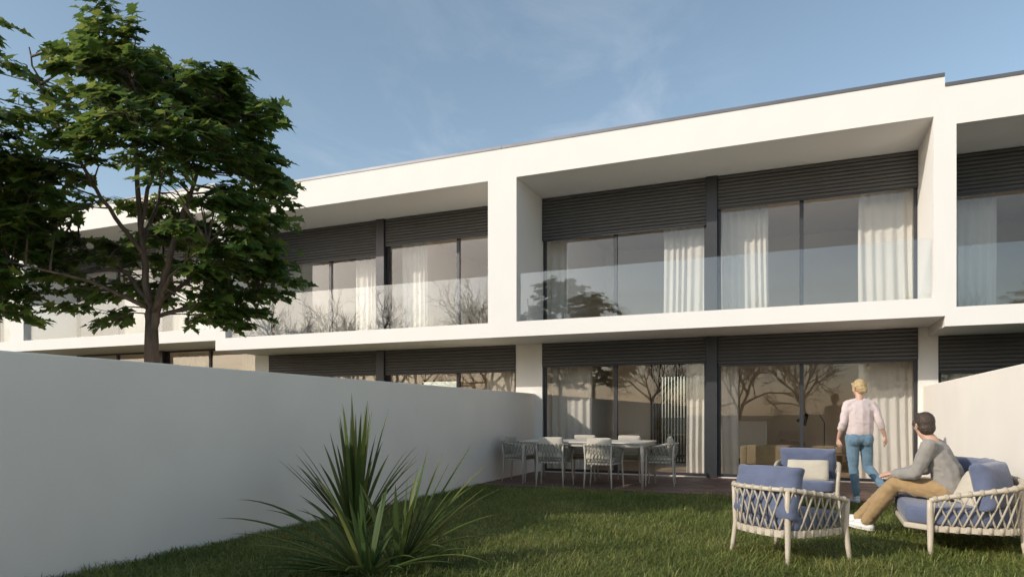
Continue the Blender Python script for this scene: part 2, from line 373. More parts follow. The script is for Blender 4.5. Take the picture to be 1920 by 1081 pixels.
curtain(-8.72, -8.2, .02, 2.62, 'ground-floor curtain just over the shaded garden wall, beside the dark post', g1, 13)
curtain(-6.4, -5.55, .02, 2.62, 'ground-floor curtain over the end of the shaded garden wall', g1, 14)
curtain(2.3, 3.12, 2.80, 5.48, 'shaded upstairs curtain beyond the party wall, in the lower house', g2, 15)
curtain(2.3, 3.0, -.13, 2.46, 'ground-floor curtain just above the sunlit garden wall', g1, 16)
curtain(-15.75, -14.75, .26, 2.86, 'ground-floor curtain next to the maple trunk', g1, 17)
curtain(-13.46, -12.68, .26, 2.86, 'ground-floor curtain at the party wall behind the maple', g1, 18)
curtain(-15.75, -14.8, 3.2, 5.9, 'upstairs curtain seen through the maple branches', g2, 19)

# ------------------------------------------------------------------ things in the ground-floor room
def rounded(x0, x1, y0, y1, z0, z1, name, m, parent, r=.04):
    return obj(name, B(x0, x1, y0, y1, z0, z1), m, parent, bevel=r, smooth=True)
t = thing('slatted_screen', 'brown wooden slatted screen standing inside the dining room', 'screen', (-2.85, 17.0, 0))
for i in range(14): obj('slat', B(-.5 + i * .075, -.46 + i * .075, -.04, .04, .03, 2.6), 'slat_wood', t)
obj('rail', B(-.5, .515, -.05, .05, 0, .03), 'slat_wood', t)
obj('chimney_breast', B(-.5, .5, 0, .55, 0, 2.64), 'room_paint', loc=(-3.85, 17.0, 0), label='pale chimney breast inside the dining room', cat='chimney breast')
t = thing('sofa', 'low tan sofa inside the living room behind the glass', 'sofa', (-.13, 15.6, 0))
rounded(-.85, .85, -.35, .42, .12, .36, 'seat_base', 'tan_fabric', t); rounded(-.85, .85, -.42, -.24, .12, .54, 'backrest', 'tan_fabric', t)
rounded(-.98, -.83, -.42, .42, .12, .52, 'armrest', 'tan_fabric', t); rounded(.83, .98, -.42, .42, .12, .52, 'armrest', 'tan_fabric', t)
for sx in (-.85, .85):
    for sy in (-.33, .33): obj('leg', MB().tube([(sx, sy, 0), (sx * .97, sy * .97, .13)], [.014, .022]), 'black_metal', t)
t = thing('floor_lamp', 'black floor lamp with a tilted shade inside the living room', 'lamp', (.55, 16.2, 0))
obj('base', MB().tube([(0, 0, 0), (0, 0, .02)], [.14, .14], 20), 'black_metal', t)
obj('stem', MB().tube([(0, 0, .02), (0, 0, 1.0), (-.12, 0, 1.22), (-.36, 0, 1.16)], .011), 'black_metal', t, smooth=True)
obj('lamp_shade', MB().tube([(-.34, 0, 1.20), (-.38, 0, 1.12), (-.47, 0, .98)], [.035, .06, .12], 20), 'black_metal', t, smooth=True)
t = thing('sideboard', 'white sideboard along the living room wall indoors', 'sideboard', (-1.0, 17.6, 0))
obj('carcass', B(-.35, .35, -.2, .2, .12, 1.02), 'room_paint', t, bevel=.006)
for k in (0, 1): obj('door', B(-.345 + k * .348, -.003 + k * .348, -.218, -.2, .13, 1.01), 'plaster', t)
for sx in (-.3, .3):
    for sy in (-.15, .15): obj('leg', MB().tube([(sx, sy, 0), (sx, sy, .12)], .015), 'black_metal', t)
t = thing('coffee_table', 'small round coffee table before the indoor sofa', 'table', (.75, 14.9, 0))
obj('top', MB().tube([(0, 0, .38), (0, 0, .41)], [.3, .3], 24), 'slat_wood', t)
for k in range(3): obj('leg', MB().tube([(.22 * math.cos(k * 2.1), .22 * math.sin(k * 2.1), 0), (.14 * math.cos(k * 2.1), .14 * math.sin(k * 2.1), .385)], .013), 'black_metal', t)
# ------------------------------------------------------------------ maples
CR = Vector((math.cos(YAW), math.sin(YAW), 0)); CD = Vector((-math.sin(YAW), math.cos(YAW), 0))
_half = [(0.0, .02), (-.13, .25), (.05, .23), (.13, .34), (.20, .60), (.33, .40), (.42, .22), (.60, .31), (.70, .15), (1.0, 0)]
_out = _half + [(x, -y) for x, y in reversed(_half[:-1])]
LEAF_V = np.array([(.30, 0, 0)] + [(x, y, .16 * abs(y) - .16 * x * x) for x, y in _out])
LEAF_F = np.array([(0, 1 + i, 1 + (i + 1) % len(_out)) for i in range(len(_out))])
leaf_me = bpy.data.meshes.new('leaf'); leaf_me.from_pydata([tuple(v) for v in LEAF_V], [], [tuple(int(i) for i in f) for f in LEAF_F]); leaf_me.materials.append(MAT['maple_leaf_single'])

def mass_mesh(name, mats, V, F, rnd, m):
    """many copies of one small shape as one mesh, with a random number per copy"""
    M = np.array(mats); n = len(M)
    P = np.einsum('nij,vj->nvi', M[:, :, :3], V) + M[:, None, :, 3]
    idx = (F[None] + (np.arange(n) * len(V))[:, None, None]).reshape(-1, F.shape[1])
    me = bpy.data.meshes.new(name); nv, nf, k = n * len(V), len(idx), F.shape[1]
    me.vertices.add(nv); me.loops.add(nf * k); me.polygons.add(nf)
    me.vertices.foreach_set('co', P.reshape(-1).astype(np.float32))
    me.loops.foreach_set('vertex_index', idx.reshape(-1).astype(np.int32))
    me.polygons.foreach_set('loop_start', np.arange(0, nf * k, k, dtype=np.int32))
    a = me.attributes.new('rnd', 'FLOAT', 'FACE'); a.data.foreach_set('value', np.repeat(np.array(rnd, dtype=np.float32), len(F)))
    me.update(calc_edges=True); me.validate(); me.materials.append(MAT[m]); return me

LIMBS = [[(0, 0, 2.10), (-.08, .05, 2.6), (-.12, 0, 3.2), (-.15, -.05, 4.2), (-.2, 0, 5.0)],
         [(0, 0, 2.05), (.12, -.05, 2.5), (.30, -.1, 3.05), (.48, -.1, 3.6), (.75, 0, 4.4)],
         [(-.03, 0, 2.40), (-.3, .1, 2.72), (-.6, .2, 2.88), (-1.2, .3, 3.2)],
         [(-.1, .02, 2.9), (-.35, -.3, 3.4), (-.7, -.6, 4.2), (-.8, -.7, 4.7)],
         [(.1, -.05, 2.4), (.3, .4, 2.8), (.7, .9, 3.3), (.9, 1.2, 3.9)],
         [(.05, -.05, 2.3), (.4, -.4, 2.6), (.9, -.7, 2.85)],
         [(-.1, 0, 3.0), (-.2, .5, 3.6), (-.3, .9, 4.4)],
         [(.05, 0, 2.25), (.5, .2, 2.45), (1.0, .3, 2.6)],
         [(-.05, 0, 2.35), (-.4, -.4, 2.55), (-.9, -.8, 2.65)],
         [(-.12, 0, 3.1), (-.05, .02, 3.6), (.1, .05, 4.2), (.15, .1, 4.9)]]
def maple(loc, seed, tips, ntips, label, nsingle, centre=(0, 0, 3.6), rad=(1.28, 1.1, 1.75), left=-.45, right=None):
    rnd = random.Random(seed)
    t = thing('maple_tree', label, 'tree', loc, group='maples with lobed leaves')
    def W(p): return CR * p[0] + CD * p[1] + Vector((0, 0, p[2]))
    tr = MB(); tr.tube([W(p) for p in [(.01, 0, -.3), (0, 0, .15), (.01, 0, 1.1), (0, 0, 1.9), (0, 0, 2.2)]], [.105, .082, .072, .072, .06], 12)
    trunk = obj('trunk', tr, 'bark', t, smooth=True)
    pool = []
    for L in LIMBS:
        pts = [Vector(p) for p in L]; out = []
        for a, b in zip(pts, pts[1:]):
            for k in range(6): out.append(a.lerp(b, k / 6))
        out.append(pts[-1]); n = len(out)
        out = [p + Vector((rnd.uniform(-.012, .012), rnd.uniform(-.012, .012), 0)) for p in out]
        r0 = .046 if L in LIMBS[:2] else .026
        obj('branch', MB().tube([W(p) for p in out], [r0 * (1 - .8 * i / n) for i in range(n)], 7), 'bark', trunk, smooth=True)
        pool += out[3:]
    tips = [Vector(p) for p in tips]
    while len(tips) < ntips:
        u = Vector((rnd.gauss(0, 1), rnd.gauss(0, 1), rnd.gauss(0, 1))).normalized() * (rnd.uniform(.25, 1) ** .45)
        p = Vector((centre[0] + u.x * rad[0], centre[1] + u.y * rad[1], centre[2] + u.z * rad[2]))
        w = 1.0 - .26 * max(0, (p.z - 3.6) / 1.7)
        p.x *= w; p.y *= w
        if p.z > 3.75 and p.x < left: continue
        if right and p.x > right - .9 * max(0, p.z - 3.6): continue
        if p.z < 2.15 or p.z + .55 * max(0, -p.y) > 5.12: continue
        if -.75 < p.x < .55 and 2.0 < p.z < 3.5 and p.y < .35: continue
        tips.append(p)
    mats, tw = [], MB()
    for tip in tips:
        src = min(pool, key=lambda q: (q - tip).length + (1.2 if q.z > tip.z + .1 else 0))
        mid = src.lerp(tip, .5) + Vector((0, 0, .10 * (tip - src).length))
        path = [src.lerp(mid, k / 4) if k < 4 else mid.lerp(tip, (k - 4) / 4) for k in range(9)]
        tw.tube([W(p) for p in path], [.012 - .0105 * k / 8 for k in range(9)], 4)
        outd = Vector((tip.x * .8, tip.y * .8, (tip.z - 3.0) * .35))
        if outd.length < .2: outd = Vector((rnd.uniform(-1, 1), rnd.uniform(-1, 1), .2))
        outd.normalize()
        base = math.atan2(outd.y, outd.x)
        for sidx in range(4):
            st = path[5].lerp(tip, rnd.random()) if sidx else tip
            an = base + rnd.uniform(-1.15, 1.15); ln = rnd.uniform(.16, .38)
            dv = Vector((math.cos(an), math.sin(an), rnd.uniform(-.25, .35))); en = st + dv.normalized() * ln + Vector((0, 0, -.04))
            tw.tube([W(st), W(st.lerp(en, .5) + Vector((0, 0, .03))), W(en)], [.004, .003, .0015], 3)
            nl = rnd.randint(6, 10)
            for k in range(nl):
                f = (k + .5) / nl; q = st.lerp(en, f) + Vector((0, 0, .06 * f * (1 - f)))
                la = an + (1 if k % 2 else -1) * rnd.uniform(.3, 1.3) * (1 - .5 * f)
                X = (CR * math.cos(la) + CD * math.sin(la) + Vector((0, 0, rnd.uniform(-.55, .12)))).normalized()
                Z = (Vector((rnd.uniform(-.6, .6), rnd.uniform(-.6, .6), 1)) + SUN_DIR * .35); Z = (Z - X * Z.dot(X)).normalized(); Y = Z.cross(X)
                s = rnd.uniform(.08, .15); pw = W(q) + X * .04
                mats.append([[X[i] * s, Y[i] * s, Z[i] * s, pw[i]] for i in range(3)])
    obj('twigs', tw, 'bark', trunk, smooth=True, kind='stuff')
    mats = np.array(mats)
    depth = (mats[:, :, 3] + np.array(loc)) @ np.array(CD)
    order = np.argsort(depth); single, rest = order[:nsingle], order[nsingle:]
    crown = obj('crown', mass_mesh('crown', mats[rest], LEAF_V, LEAF_F, [rnd.random() for _ in rest], 'maple_leaf'), None, t, kind='stuff')
    for i in single:
        o = bpy.data.objects.new('leaf', leaf_me); COL.objects.link(o); o.parent = crown
        o.matrix_local = Matrix([list(r_) for r_ in mats[i]] + [[0, 0, 0, 1]])
    return t
MX = (-6.23, 5.14, -.06); SCL = 179.
def fp(pts, x0, scl, seed, spread=.45):
    rr = random.Random(seed); return [((x - x0) / scl * .92, rr.uniform(-spread, spread), CAM_H + (777 - y) / scl + .06) for x, y in pts]
sil = [(40, 420), (90, 450), (150, 470), (170, 420), (110, 520), (190, 530), (60, 540), (130, 380), (20, 490), (215, 480), (430, 520), (470, 500), (450, 450), (400, 580), (250, 50), (240, 75), (262, 85), (158, 82), (170, 130), (185, 180), (205, 95), (300, 95), (330, 120), (400, 150), (440, 155), (225, 150), (280, 140), (248, 62), (275, 105), (168, 100), (345, 130), (420, 165), (470, 215), (525, 225), (540, 250), (500, 300), (525, 345), (520, 385), (490, 420), (500, 480), (535, 520), (555, 535), (500, 545),
       (440, 580), (420, 610), (370, 560), (200, 600), (140, 590), (100, 570), (60, 570), (60, 480), (90, 430), (230, 560), (330, 500), (60, 380), (130, 330), (30, 440), (200, 130), (250, 120), (300, 170), (350, 200), (400, 230)]
maple1 = maple(MX, 4, fp(sil, 285, SCL, 7), 300, 'dark green maple with forked grey-brown trunk rising just behind the shaded garden wall', 300)
sil2 = [(5, 60), (40, 120), (70, 160), (100, 200), (120, 250), (60, 270), (20, 200), (110, 300), (40, 330), (90, 360), (20, 400), (-20, 90)]
maple2 = maple((-7.9, 3.6, -.06), 9, fp(sil2, -228, 201., 8), 240, 'second maple whose crown leans against the forked maple, trunk out of sight', 150, centre=(.1, 0, 3.2), rad=(1.45, .9, 1.45), left=-2, right=1.22)
for k, (x, y, a) in enumerate([(3.7, -2.2, 2.0), (6.9, -1.4, 4.0)]):
    c = thing('maple_tree', ['maple in the neighbouring garden, mirrored in the balcony glass above the sofa', 'maple farther along the neighbouring garden, mirrored in the lower house'][k], 'tree', (x, y, -.06), a, group='maples with lobed leaves')
    for ch in maple1.children:
        d = ch.copy(); COL.objects.link(d); d.parent = c
        if d.name.startswith('trunk'):
            for s_ in ch.children:
                e_ = s_.copy(); COL.objects.link(e_); e_.parent = d

# ------------------------------------------------------------------ bare winter trees across the field (mirrored in the windows)
def bare_mesh(seed):
    rnd = random.Random(seed); mb = MB()
    def grow(p, d, ln, r, lev):
        n = 4; pts = [p]; q = p; dd = d
        for k in range(n):
            dd = (dd + Vector((rnd.gauss(0, .13), rnd.gauss(0, .13), rnd.gauss(.04, .1)))).normalized(); q = q + dd * ln / n; pts.append(q)
        mb.tube(pts, [r * (1 - .45 * k / n) for k in range(n + 1)], 5 if lev < 3 else 3)
        if lev >= 5: return
        for c in range((5, 3, 4, 4, 4, 4)[lev]):
            f = rnd.uniform(.45, 1.0); s_ = pts[min(n, int(f * n + .5))]
            ax = Vector((rnd.gauss(0, 1), rnd.gauss(0, 1), rnd.gauss(0, .6))).normalized()
            nd = (dd + ax * rnd.uniform(.55, 1.1)).normalized()
            grow(s_, nd, ln * rnd.uniform(.62, .82), max(.010, r * .60), lev + 1)
    grow(Vector((0, 0, -.3)), Vector((0, 0, 1)), 2.4, .12, 0)
    h_ = max(v[2] for v in mb.v); mb.v = [(x / h_, y / h_, z / h_) for x, y, z in mb.v]       # unit height
    return mb.mesh('branches', True)
bm_ = [bare_mesh(3), bare_mesh(8)]
for m_ in bm_: m_.materials.append(MAT['bare_bark'])
WT = ['leafless tree mirrored in the balcony glass right at the party wall', 'leafless tree mirrored in the balcony glass behind the maple leaves', 'leafless tree mirrored in the balcony glass past the shaded wall', 'leafless tree mirrored in the balcony glass below the dark upstairs post', 'leafless tree mirrored in the balcony glass next to the broad party wall', 'leafless tree mirrored in the dining room window above the table', 'leafless tree mirrored in the living room window beside the narrow curtain', 'leafless tree with spreading limbs mirrored beside the walking woman', 'leafless tree mirrored in the window of the lower house']
for k, (x, y, s_, a) in enumerate([(-31, -12, 9.6, 0), (-27.5, -13, 10.2, 1.3), (-23.5, -12, 9.8, 2.2), (-19, -13, 10.3, 3.9), (-15.8, -11.5, 9.6, 1.0), (-9, -20, 7.5, .6), (-3.5, -17, 8, 5), (.8, -14, 7.2, 2.9), (6, -17, 8.5, 4.4)]):
    t = thing('bare_tree', WT[k], 'tree', (x, y, 0), a, group='leafless trees mirrored in the glass')
    o = obj('trunk', bm_[k % 2], None, t); o.scale = (s_, s_, s_)

# ------------------------------------------------------------------ sword-leaved plants
def sword_leaf(ln, w, lean, bend, seed):
    """one stiff strap leaf growing along +X of its own frame, folded into a shallow V"""
    rnd = random.Random(seed); n = 12; mb = MB(); vs_ = []
    a = lean; x = z = 0.
    for i in range(n + 1):
        f = i / n; ww = w * (.62 + .75 * f - 1.37 * f ** 2.6) if f < 1 else 0.0005
        ww = max(ww, .0008); tw_ = .25 * math.sin(f * 2 + seed)
        vs_ += [(x, -ww * .5, z + ww * .28), (x, 0, z), (x, ww * .5, z + ww * .28 + tw_ * ww * .3)]
        a_ = a - bend * f ** 1.7
        x += math.cos(a_) * ln / n; z += math.sin(a_) * ln / n
    fs_ = []
    for i in range(n):
        for k in (0, 1): fs_.append((3 * i + k, 3 * i + k + 1, 3 * i + 4 + k, 3 * i + 3 + k))
    mb.add(vs_, fs_); me = mb.mesh('leaf', True); me.materials.append(MAT['sword_leaf']); return me
def spiky(loc, label, specs):
    t = thing('spiky_plant', label, 'plant', loc, group='sword-leaved plants on the lawn')
    rr = random.Random(len(specs))
    obj('base', MB().tube([(0, 0, -.05), (0, 0, .05), (0, 0, .16)], [.05, .055, .02], 9), 'sword_leaf', t, smooth=True)
    for i, (az, ln, lean, bend, w) in enumerate(specs):
        o = obj('leaf', sword_leaf(ln, w, lean, bend, i), None, t)
        o.location = (.03 * math.cos(az), .03 * math.sin(az), rr.uniform(0, .05)); o.rotation_euler = (0, 0, az)
    return t
def az_of(lat, dep): v = CR * lat + CD * dep; return math.atan2(v.y, v.x)
rr = random.Random(21)
up = []
for k in range(26):      # near-vertical heart leaves
    th = rr.uniform(0, 6.28); up.append((th, rr.uniform(.95, 1.42), R(rr.uniform(76, 89)), rr.uniform(0, .12), .06))
for lat, dep, ln, le in [(-1, .2, 1.02, 56), (-1, -.3, .98, 54), (-1, 0, .92, 62), (-.8, .6, 1.0, 65), (-.9, -.5, 1.05, 50), (1, .1, 1.05, 58), (1, -.3, 1.0, 55), (.9, .4, 1.1, 62), (.8, -.6, .95, 66), (1, 0, .9, 52), (-1, .1, .7, 40), (-1, -.1, .62, 34), (1, -.1, 1.0, 64), (-1, -.2, 1.05, 66), (-.9, .15, .9, 52), (.95, .1, .75, 42), (-.7, -.7, .95, 56), (.7, .6, .95, 55),
                         (.5, -.9, .95, 62), (-.4, -.9, .9, 60), (-.6, .8, 1.0, 68), (.4, .8, 1.0, 70), (1, .25, .85, 46), (-.95, .3, .8, 48)]:
    up.append((az_of(lat, dep), ln, R(le), rr.uniform(.1, .32), .062))
spiky((-4.02, 5.62, -.055), 'tall upright spiky plant nearest the shaded garden wall', up)
lo = []
for lat, dep, ln, le, be in [(-1, .35, 1.30, 38, .75), (-1, .1, 1.25, 33, .7), (-1, .5, 1.1, 34, .62), (-1, -.1, 1.0, 22, .5), (-.9, .8, 1.0, 42, .6), (-1, -.3, .85, 14, .4), (-.9, -.5, .75, 20, .35), (-.3, .9, .8, 60, .25), (-.6, .4, .75, 62, .2), (-.2, -.3, .7, 66, .2), (-1, .2, .7, 50, .3), (.2, .9, .75, 64, .25), (.5, -.6, .7, 30, .6), (-.5, -.9, .6, 25, .5), (.9, -.3, .7, 20, .45), (.2, .3, .62, 80, .15)]:
    lo.append((az_of(lat, dep), ln, R(le), be, .06))
    lo.append((az_of(lat, dep) + rr.uniform(-.9, .9), ln * rr.uniform(.5, .8), R(le * rr.uniform(.5, 1.0)), be, .052))
    lo.append((az_of(lat, dep) + rr.uniform(-.5, .5), ln * rr.uniform(.6, .95), R(le * rr.uniform(.85, 1.35)), be * .8, .056))
spiky((-2.97, 4.30, -.055), 'low spiky plant with long arching leaves reaching towards the shaded wall', lo)
ri = []
for lat, dep, ln, le, be in [(1, .3, .95, 52, .2), (1, .1, .85, 48, .25), (.8, .5, 1.05, 58, .1), (.6, .2, .8, 66, .1), (.2, .1, .62, 82, .05), (.0, -.2, .58, 86, .05), (1, -.2, .75, 28, .6), (1, -.4, .7, 22, .8), (1, .6, 1.0, 40, .45), (.9, .9, .9, 45, .5), (.4, .9, .7, 70, .1), (.3, -.4, .55, 70, .2), (-.5, .4, .7, 60, .2), (-.6, -.3, .6, 50, .3), (.7, -.8, .6, 35, .8), (1, 0, .8, 36, .5), (.9, .2, .6, 56, .2), (.5, .5, .85, 74, .05)]:
    ln *= 1.15; ri.append((az_of(lat, dep), ln, R(le), be, .056))
    if ln > .72: ri.append((az_of(lat, dep) + rr.uniform(-.35, .35), ln * rr.uniform(.6, .9), R(min(86, le * rr.uniform(.9, 1.3))), be * .8, .052))
spiky((-2.92, 4.64, -.055), 'sunlit spiky plant leaning out over the bright lawn', ri)

# ------------------------------------------------------------------ grass blades
def grass():
    rng = np.random.default_rng(5)
    def region(n, y0, y1, hs, ws):
        x = rng.uniform(-5.07, 1.97, n); y = rng.uniform(y0, y1, n)
        cl = .5 + .5 * np.sin(x * 5.1 + 1.3 * np.sin(y * 3.7)) * np.sin(y * 4.3 + 1.1 * np.sin(x * 2.9))
        h = rng.uniform(.045, .10, n) * (.7 + .5 * cl) * hs
        return x, y, h, rng.uniform(.006, .0115, n) * ws, cl
    parts_ = [region(74000, 3.0, 6.2, 1.0, 1.0), region(82000, 6.2, 10.60, 1.0, 1.15), region(22000, -4, 3.0, 1.05, 1.6)]
    x, y, h, w, cl = [np.concatenate(a) for a in zip(*parts_)]; n = len(x)
    th = rng.uniform(0, 2 * np.pi, n); lean = rng.uniform(.15, 1.0, n); curl = rng.uniform(.2, 1.9, n)
    dx, dy = np.cos(th), np.sin(th); sx, sy = -dy, dx
    P = np.zeros((n, 7, 3), np.float32); px_, pz, a = np.zeros(n), np.zeros(n), np.pi / 2 - lean
    L = h * 1.25
    for lv in range(4):
        f = lv / 3; ww = w * (1 - .25 * lv) * .5
        bx, by, bz = x + dx * px_, y + dy * px_, -.056 + pz
        if lv < 3:
            P[:, lv * 2] = np.stack([bx - sx * ww, by - sy * ww, bz], 1); P[:, lv * 2 + 1] = np.stack([bx + sx * ww, by + sy * ww, bz], 1)
        else: P[:, 6] = np.stack([bx, by, bz], 1)
        px_ = px_ + np.cos(a) * L / 3; pz = pz + np.sin(a) * L / 3; a = a - curl * .55
    F = [(0, 1, 3), (0, 3, 2), (2, 3, 5), (2, 5, 4), (4, 5, 6)]
    idx = (np.array(F)[None] + (np.arange(n) * 7)[:, None, None]).reshape(-1)
    me = bpy.data.meshes.new('grass'); nf = n * 5
    me.vertices.add(n * 7); me.loops.add(nf * 3); me.polygons.add(nf)
    me.vertices.foreach_set('co', P.reshape(-1)); me.loops.foreach_set('vertex_index', idx.astype(np.int32)); me.polygons.foreach_set('loop_start', np.arange(0, nf * 3, 3, dtype=np.int32))
    r_ = np.clip(rng.beta(1.6, 2.6, n) * .85 + .18 * (cl - .5) + .16 * np.sin(x * 1.3 + 2 * np.sin(y * .9)) * np.sin(y * 1.7 + x) + (rng.random(n) > .965) * .35, 0, 1)
    at = me.attributes.new('rnd', 'FLOAT', 'FACE'); at.data.foreach_set('value', np.repeat(r_.astype(np.float32), 5))
    me.update(calc_edges=True); me.materials.append(MAT['blade_grass'])
    obj('grass', me, None, label='short green lawn grass in front of the terrace', cat='grass', kind='stuff')
grass()
# ------------------------------------------------------------------ woven garden furniture
def spow(x, e): return math.copysign(abs(x) ** e, x)
def cushion(w, d, h, e1=.45, e2=.28, ear=.05, seed=0, wrinkle=.006, nu=56, nv=22, crown=.0):
    """a soft stuffed cushion: w x d across, h thick, corners drawn out a little"""
    mb = MB()
    def P(u, v):
        a = 2 * math.pi * u; b_ = math.pi * (v - .5)
        cx_, sx_ = spow(math.cos(a), e2), spow(math.sin(a), e2); cb, sb = spow(math.cos(b_), e1), spow(math.sin(b_), e1)
        k = 1 + ear * abs(math.sin(2 * a)) ** 5 * abs(cb) ** 2
        x, y_, z = w / 2 * cx_ * cb * k, d / 2 * sx_ * cb * k, h / 2 * sb * (1 + crown * (1 - abs(cx_ * cb)) * (1 - abs(sx_ * cb)))
        n_ = mnoise.noise(Vector((x * 7 + seed * 3.1, y_ * 7, z * 7))) * wrinkle + mnoise.noise(Vector((x * 19 + seed, y_ * 19, z * 12))) * wrinkle * .4
        q = Vector((x / w, y_ / d, z / h * .8)); q = q.normalized() if q.length > 0 else q
        return (x + q.x * n_, y_ + q.y * n_, z + q.z * n_)
    return mb.grid(P, nu, nv)
def poly_slab(pts, z0, z1):
    n = len(pts); return MB().add([(x, y_, z) for z in (z0, z1) for x, y_ in pts], [tuple(range(n - 1, -1, -1)), tuple(range(n, 2 * n))] + [(i, (i + 1) % n, n + (i + 1) % n, n + i) for i in range(n)])

class UPath:
    """open U in plan: up one side, round the back, down the other side; x right, y front"""
    def __init__(s, a, yf, y0, b, e):
        pts = [(a, yf + (y0 - yf) * k / 10) for k in range(10)]
        pts += [(a * spow(math.cos(p), e), y0 - b * spow(math.sin(p), e)) for p in [math.pi * k / 40 for k in range(41)]]
        pts += [(-a, y0 + (yf - y0) * (k + 1) / 10) for k in range(10)]
        s.p = [Vector((x, y_, 0)) for x, y_ in pts]; s.l = [0]
        for u, v in zip(s.p, s.p[1:]): s.l.append(s.l[-1] + (v - u).length)
        s.L = s.l[-1]
    def at(s, f):
        f = min(max(f, 0), 1) * s.L
        for i in range(len(s.p) - 1):
            if s.l[i + 1] >= f - 1e-9:
                return s.p[i].lerp(s.p[i + 1], (f - s.l[i]) / max(1e-9, s.l[i + 1] - s.l[i]))
        return s.p[-1].copy()

def woven_frame(t, a, yf, y0, b, e, zf, zb, zlow, zl2, inset, nodes, span, rope_r, rail_r, leg_f, leg_r, metal, rope, single=True, splay=.03, low_r=None):
    top = UPath(a, yf, y0, b, e); low = UPath(a * inset, yf - .01, y0, b * inset, e)
    def hz(f): g = 1 - abs(2 * f - 1); return zf + (zb - zf) * min(1, g * 1.55) ** .8
    def T(f): p = top.at(f); return Vector((p.x, p.y, hz(f)))
    def Lo(f): p = low.at(f); return Vector((p.x, p.y, (zlow + zl2) / 2))
    obj('rail', MB().tube([T(k / 60) for k in range(61)], rail_r, 9), metal, t, smooth=True)
    band = MB(); lw = low_r or .014
    for k in range(60):
        p, q = Lo(k / 60), Lo((k + 1) / 60)
        nrm = Vector((p.x, p.y - y0 * .5, 0)).normalized() * lw; nr2 = Vector((q.x, q.y - y0 * .5, 0)).normalized() * lw
        o_ = [(p + nrm), (q + nr2), (q - nr2), (p - nrm)]
        band.add([(v.x, v.y, zlow) for v in o_] + [(v.x, v.y, zl2) for v in o_], [(0, 1, 5, 4), (2, 3, 7, 6), (4, 5, 6, 7), (3, 2, 1, 0)])
    obj('seat_band', band, metal, t)
    wraps = MB(); strands = MB()
    for k in range(nodes + 1):
        f = (k + .5) / (nodes + 1)
        d_ = (T(min(1, f + .01)) - T(max(0, f - .01))).normalized(); c_ = T(f)
        wraps.tube([c_ - d_ * rope_r * 1.9, c_ - d_ * rope_r, c_ + d_ * rope_r, c_ + d_ * rope_r * 1.9], [rail_r * 1.05, rail_r + rope_r * .8, rail_r + rope_r * .8, rail_r * 1.05], 9)
        d2 = (Lo(min(1, f + .01)) - Lo(max(0, f - .01))).normalized(); n2 = Vector((d2.y, -d2.x, 0)); c2 = Lo(f); hh = (zl2 - zlow) / 2 + rope_r * .5; ww = lw + rope_r * .6
        for s0 in (0,):
            r_ = rope_r * 1.7; o_ = [c2 - d2 * r_ - n2 * ww, c2 + d2 * r_ - n2 * ww, c2 + d2 * r_ + n2 * ww, c2 - d2 * r_ + n2 * ww]
            wraps.add([(v.x, v.y, v.z - hh) for v in o_] + [(v.x, v.y, v.z + hh) for v in o_], [(0, 3, 2, 1), (4, 5, 6, 7), (0, 1, 5, 4), (1, 2, 6, 5), (2, 3, 7, 6), (3, 0, 4, 7)])
        for sg in (-1, 1):
            f2 = (k + .5 + sg * span) / (nodes + 1)
            if f2 < -.02 or f2 > 1.02: f2 = min(max(f2, 0.004), .996)
            p, q = T(f), Lo(f2); out = Vector((p.x + q.x, p.y + q.y - y0, 0)).normalized() * rope_r * .9 * sg
            m_ = p.lerp(q, .5) + out; pth = [p, p.lerp(m_, .5) + out * .4, m_, m_.lerp(q, .5) + out * .4, q]
            if single: obj('rope_strand', MB().tube(pth, rope_r, 6), rope, t, smooth=True)
            else: strands.tube(pth, rope_r, 5)
    if not single: obj('woven_back', strands, rope, t, smooth=True, kind='stuff')
    obj('rope_wraps', wraps, rope, t, smooth=True, kind='stuff')
    for f in (0.0, leg_f, 1 - leg_f, 1.0):
        p = T(f); out = Vector((p.x, p.y - y0, 0)).normalized() if 0 < f < 1 else Vector((spow(p.x, 1), .0, 0)).normalized()
        base = Vector((p.x, p.y, 0)) + out * splay
        mid = Vector((low.at(f).x, low.at(f).y, zl2)) * .5 + Vector((p.x, p.y, zl2)) * .5
        obj('leg', MB().tube([Vector((base.x, base.y, -.04)), base.lerp(Vector((mid.x, mid.y, 0)), .5) + Vector((0, 0, zlow * .5)), mid + out * .004, mid.lerp(p, .6), p + Vector((0, 0, rail_r * .3))],
                              [leg_r * .62, leg_r * .85, leg_r, leg_r * .95, leg_r * .8], 10), metal, t, smooth=True)
    return T

def lounge_chair(label, loc, rz):
    t = thing('armchair', label, 'armchair', (*loc, -.045), rz, group='rope-woven garden armchairs')
    woven_frame(t, .37, .33, .02, .37, .62, .50, .61, .22, .275, .90, 20, 1.55, .0085, .019, .335, .024, 'frame_paint', 'rope')
    o = obj('seat_frame', poly_slab([(-.32, .31), (.32, .31), (.32, -.1), (.22, -.26), (-.22, -.26), (-.32, -.1)], .235, .265), 'frame_paint', t, bevel=.008)
    o = obj('seat_cushion', cushion(.66, .62, .15, .32, .3, 0, 3, .005), 'blue_fabric', t, smooth=True); o.location = (0, .04, .335)
    o = obj('back_cushion', cushion(.66, .43, .20, .72, .34, .13, 5, .014), 'blue_fabric', t, smooth=True)
    o.location = (0, -.20, .57); o.rotation_euler = (R(78), 0, 0)
    return t
lounge_chair('armchair seen from behind with diamond rope weave, turned toward the woman', (-.105, 6.33), R(-41.3))
lounge_chair('armchair with the beige pillow on its seat, facing the lawn', (.12, 9.46), R(176))
